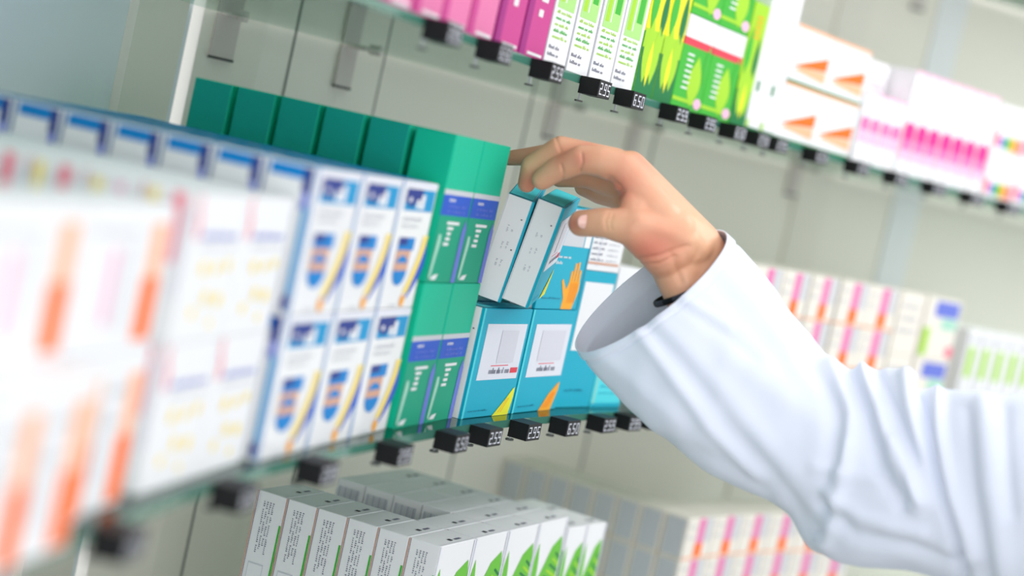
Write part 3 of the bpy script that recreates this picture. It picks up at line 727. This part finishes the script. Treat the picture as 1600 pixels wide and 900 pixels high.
# bracelet round the wrist just inside the cuff
mb = MB(); N, M_ = 40, 8
cB = aty(1084, 449, 1.878*KY); uB = (aty(1150,420,1.878)-aty(1018,478,1.878)).normalized(); wB = Vector((0,1,0)); wB = (wB-uB*wB.dot(uB)).normalized(); aB = uB.cross(wB)
RR = []
for i in range(N):
    t = 2*math.pi*i/N; c_ = cB+uB*math.cos(t)*.0402+wB*math.sin(t)*.036; rad = (uB*math.cos(t)+wB*math.sin(t))
    RR.append([c_+rad*(.0016*math.cos(s_))+aB*(.0030*math.sin(s_)) for s_ in [2*math.pi*j/M_ for j in range(M_)]])
for i in range(N):
    for j in range(M_): mb.poly([RR[i][j],RR[(i+1)%N][j],RR[(i+1)%N][(j+1)%M_],RR[i][(j+1)%M_]], 'dark' if (i//2)%2 else 'black')
br = link('bracelet', mb.mesh('bracelet', True)); br.data.transform(PINV); br.parent = person; br['label'] = 'dark narrow wrist band'

# coat sleeve: lofted cloth tube with folds
RINGS = [ # top px, bottom px, Y, depth radius
 ((1131,362),(902,546),1.880,.050), ((1146,378),(910,562),1.878,.053), ((1182,418),(948,606),1.870,.058), ((1232,478),(1005,662),1.855,.062),
 ((1272,530),(1082,722),1.840,.066), ((1308,566),(1160,764),1.820,.070), ((1345,578),(1225,800),1.800,.074), ((1385,578),(1268,858),1.780,.080),
 ((1425,584),(1330,878),1.755,.088), ((1458,610),(1415,888),1.730,.096), ((1500,612),(1500,912),1.700,.106), ((1560,618),(1590,960),1.670,.115),
 ((1640,612),(1690,1010),1.640,.122), ((1760,590),(1800,1060),1.610,.125), ((1880,570),(1900,1080),1.590,.12)]
KEY = [(a[0],a[1],b[0],b[1],Y,r) for a,b,Y,r in RINGS]
DENSE = catmull(KEY, 14); NA = 150
pts = []; AL = (aty(1340,720,1.80)-aty(1017,455,1.88)).normalized()
for ir, (x0,y0,x1,y1,Y,r) in enumerate(DENSE):
    Y *= KY
    T = aty(x0,y0,Y); B = aty(x1,y1,Y); c_ = (T+B)/2; a_ = (T-B)/2
    ax = a_.normalized(); dp = Vector((0,1,0)); dp = (dp-ax*dp.dot(ax)).normalized()
    pts.append([c_+a_*math.cos(t)-dp*(r*math.sin(t))+AL*(.019*math.exp(-(ir/22)**2)*math.sin(t)) for t in [2*math.pi*i/NA for i in range(NA)]])
V = np.array([[tuple(p) for p in row] for row in pts]); nr = V.shape[0]
du = np.roll(V,-1,1)-np.roll(V,1,1); dv = np.gradient(V, axis=0); Nn = np.cross(du, dv); Nn /= np.linalg.norm(Nn,axis=2,keepdims=True)
cen = V.mean(1,keepdims=True)
if ((V-cen)*Nn).sum(2).mean() < 0: Nn = -Nn
PX, PY = nproj(V.reshape(-1,3)); PX = PX.reshape(nr,NA); PY = PY.reshape(nr,NA)
FR = 1/(1+np.exp((Nn[:,:,1]-.25)*12))
D = np.zeros((nr,NA))
FOLDS = [ # pixel polyline, width, height (m): ridges > 0, valleys < 0
 ([(1012,512),(1060,560),(1130,650),(1200,730),(1270,830)],16,-.0030), ([(1000,520),(1040,575),(1110,670),(1180,745)],12,.0030),
 ([(1030,505),(1120,600),(1200,690)],20,.0016), ([(1060,475),(1130,520),(1180,560)],10,-.0012), ([(1070,468),(1140,510)],9,.0016),
 ([(1270,560),(1310,640),(1300,720),(1280,830)],18,-.0035), ([(1295,570),(1330,650),(1325,730),(1290,850)],13,.0045),
 ([(1345,580),(1375,640),(1400,720),(1440,780)],13,.0060), ([(1330,580),(1352,650),(1372,730),(1410,790)],12,-.0050),
 ([(1372,585),(1400,650),(1425,720)],11,-.0045), ([(1415,588),(1425,640),(1440,690)],14,.0060),
 ([(1440,600),(1445,660),(1462,740),(1488,830),(1502,900)],11,-.0085), ([(1462,614),(1470,690),(1490,780),(1520,870)],14,.0060),
 ([(1420,790),(1436,798),(1442,790),(1425,740),(1400,690)],8,.0045),
 ([(1285,790),(1340,835),(1420,855),(1490,885)],13,-.0040), ([(1290,770),(1350,810),(1440,835)],14,.0040),
 ([(1275,730),(1330,745),(1400,750)],13,.0022), ([(1275,845),(1300,760),(1330,700)],12,.003),
 ([(1510,640),(1520,760),(1545,900)],14,-.0030), ([(1535,630),(1550,760),(1570,900)],20,.0040), ([(1570,640),(1580,800)],12,-.0025),
 ([(1040,430),(1065,455),(1085,480)],0.1,0), ([(1130,400),(1190,470),(1240,540)],22,.0014), ([(1110,430),(1170,500),(1230,580)],18,-.0012),
 ([(1145,560),(1200,600),(1270,650)],26,.0022), ([(1120,640),(1170,680),(1240,740)],20,.0018), ([(1220,480),(1260,560),(1290,600)],16,-.0018),
 ([(940,560),(990,600),(1060,660)],16,.0016), ([(1035,690),(1120,720),(1200,770)],16,-.002)]
for P_, w_, a_ in FOLDS:
    if a_: D += 1.15*a_*FR*np.exp(-(segdist(PX,PY,P_)/(w_*.85))**2)
for i in range(nr):
    for j in range(NA):
        v = V[i,j]; D[i,j] += .0034*noise.noise(Vector((v[0]*14,v[1]*14,v[2]*14)))*min(1,i/20)+.0014*noise.noise(Vector((v[0]*40,v[1]*40,v[2]*26)))*min(1,.3+i/20)
# hem stitching: a shallow groove two cm inside the cuff edge
for i in range(nr): D[i] += -.0013*math.exp(-((i-15)/1.0)**2)+(.0009 if i < 14 else 0)
V2 = V+Nn*D[:,:,None]
mb = MB(); mb.names = ['coat']
vs = [tuple(p) for p in V2.reshape(-1,3)]; th = .0016; Vi = V2-Nn*th; off = nr*NA; vs += [tuple(p) for p in Vi.reshape(-1,3)]
fs = []
for i in range(nr-1):
    for j in range(NA):
        k = (j+1)%NA; fs.append((i*NA+j, i*NA+k, (i+1)*NA+k, (i+1)*NA+j)); fs.append((off+i*NA+j, off+(i+1)*NA+j, off+(i+1)*NA+k, off+i*NA+k))
for j in range(NA): k = (j+1)%NA; fs.append((j, off+j, off+k, k)); fs.append(((nr-1)*NA+j, (nr-1)*NA+k, off+(nr-1)*NA+k, off+(nr-1)*NA+j))
mb.v = vs; mb.f = fs; mb.m = [0]*len(fs)
sl = link('coat_sleeve', mb.mesh('coat_sleeve', True)); bm = bmesh.new(); bm.from_mesh(sl.data); bmesh.ops.recalc_face_normals(bm, faces=bm.faces); bm.to_mesh(sl.data); bm.free()
sl.data.transform(PINV); sl.parent = person

# coat body: torso to the right of the frame, shoulders down to hem, with neck opening
TC = aty(1900, 800, 1.58); mb = MB(); mb.names = ['coat']
prof = [(.30,.23,.17),(.55,.22,.165),(.80,.205,.155),(1.00,.20,.15),(1.12,.205,.15),(1.22,.21,.145),(1.30,.20,.13),(1.36,.15,.105),(1.39,.085,.08)]
prof = catmull(prof, 6); NT = 72; rows = []
for z, rx, ry in prof:
    rows.append([(TC.x+.10+rx*math.cos(t)*(1+.02*math.sin(9*t)), TC.y+.03+ry*math.sin(t)*(1+.02*math.sin(7*t+z*6)), z) for t in [2*math.pi*i/NT for i in range(NT)]])
mb.v = [p for r_ in rows for p in r_]
for i in range(len(rows)-1):
    for j in range(NT): k = (j+1)%NT; mb.f.append((i*NT+j, i*NT+k, (i+1)*NT+k, (i+1)*NT+j)); mb.m.append(0)
cb = link('coat_body', mb.mesh('coat_body', True)); cb.data.transform(PINV); cb.parent = person
print('cartons', NCART)
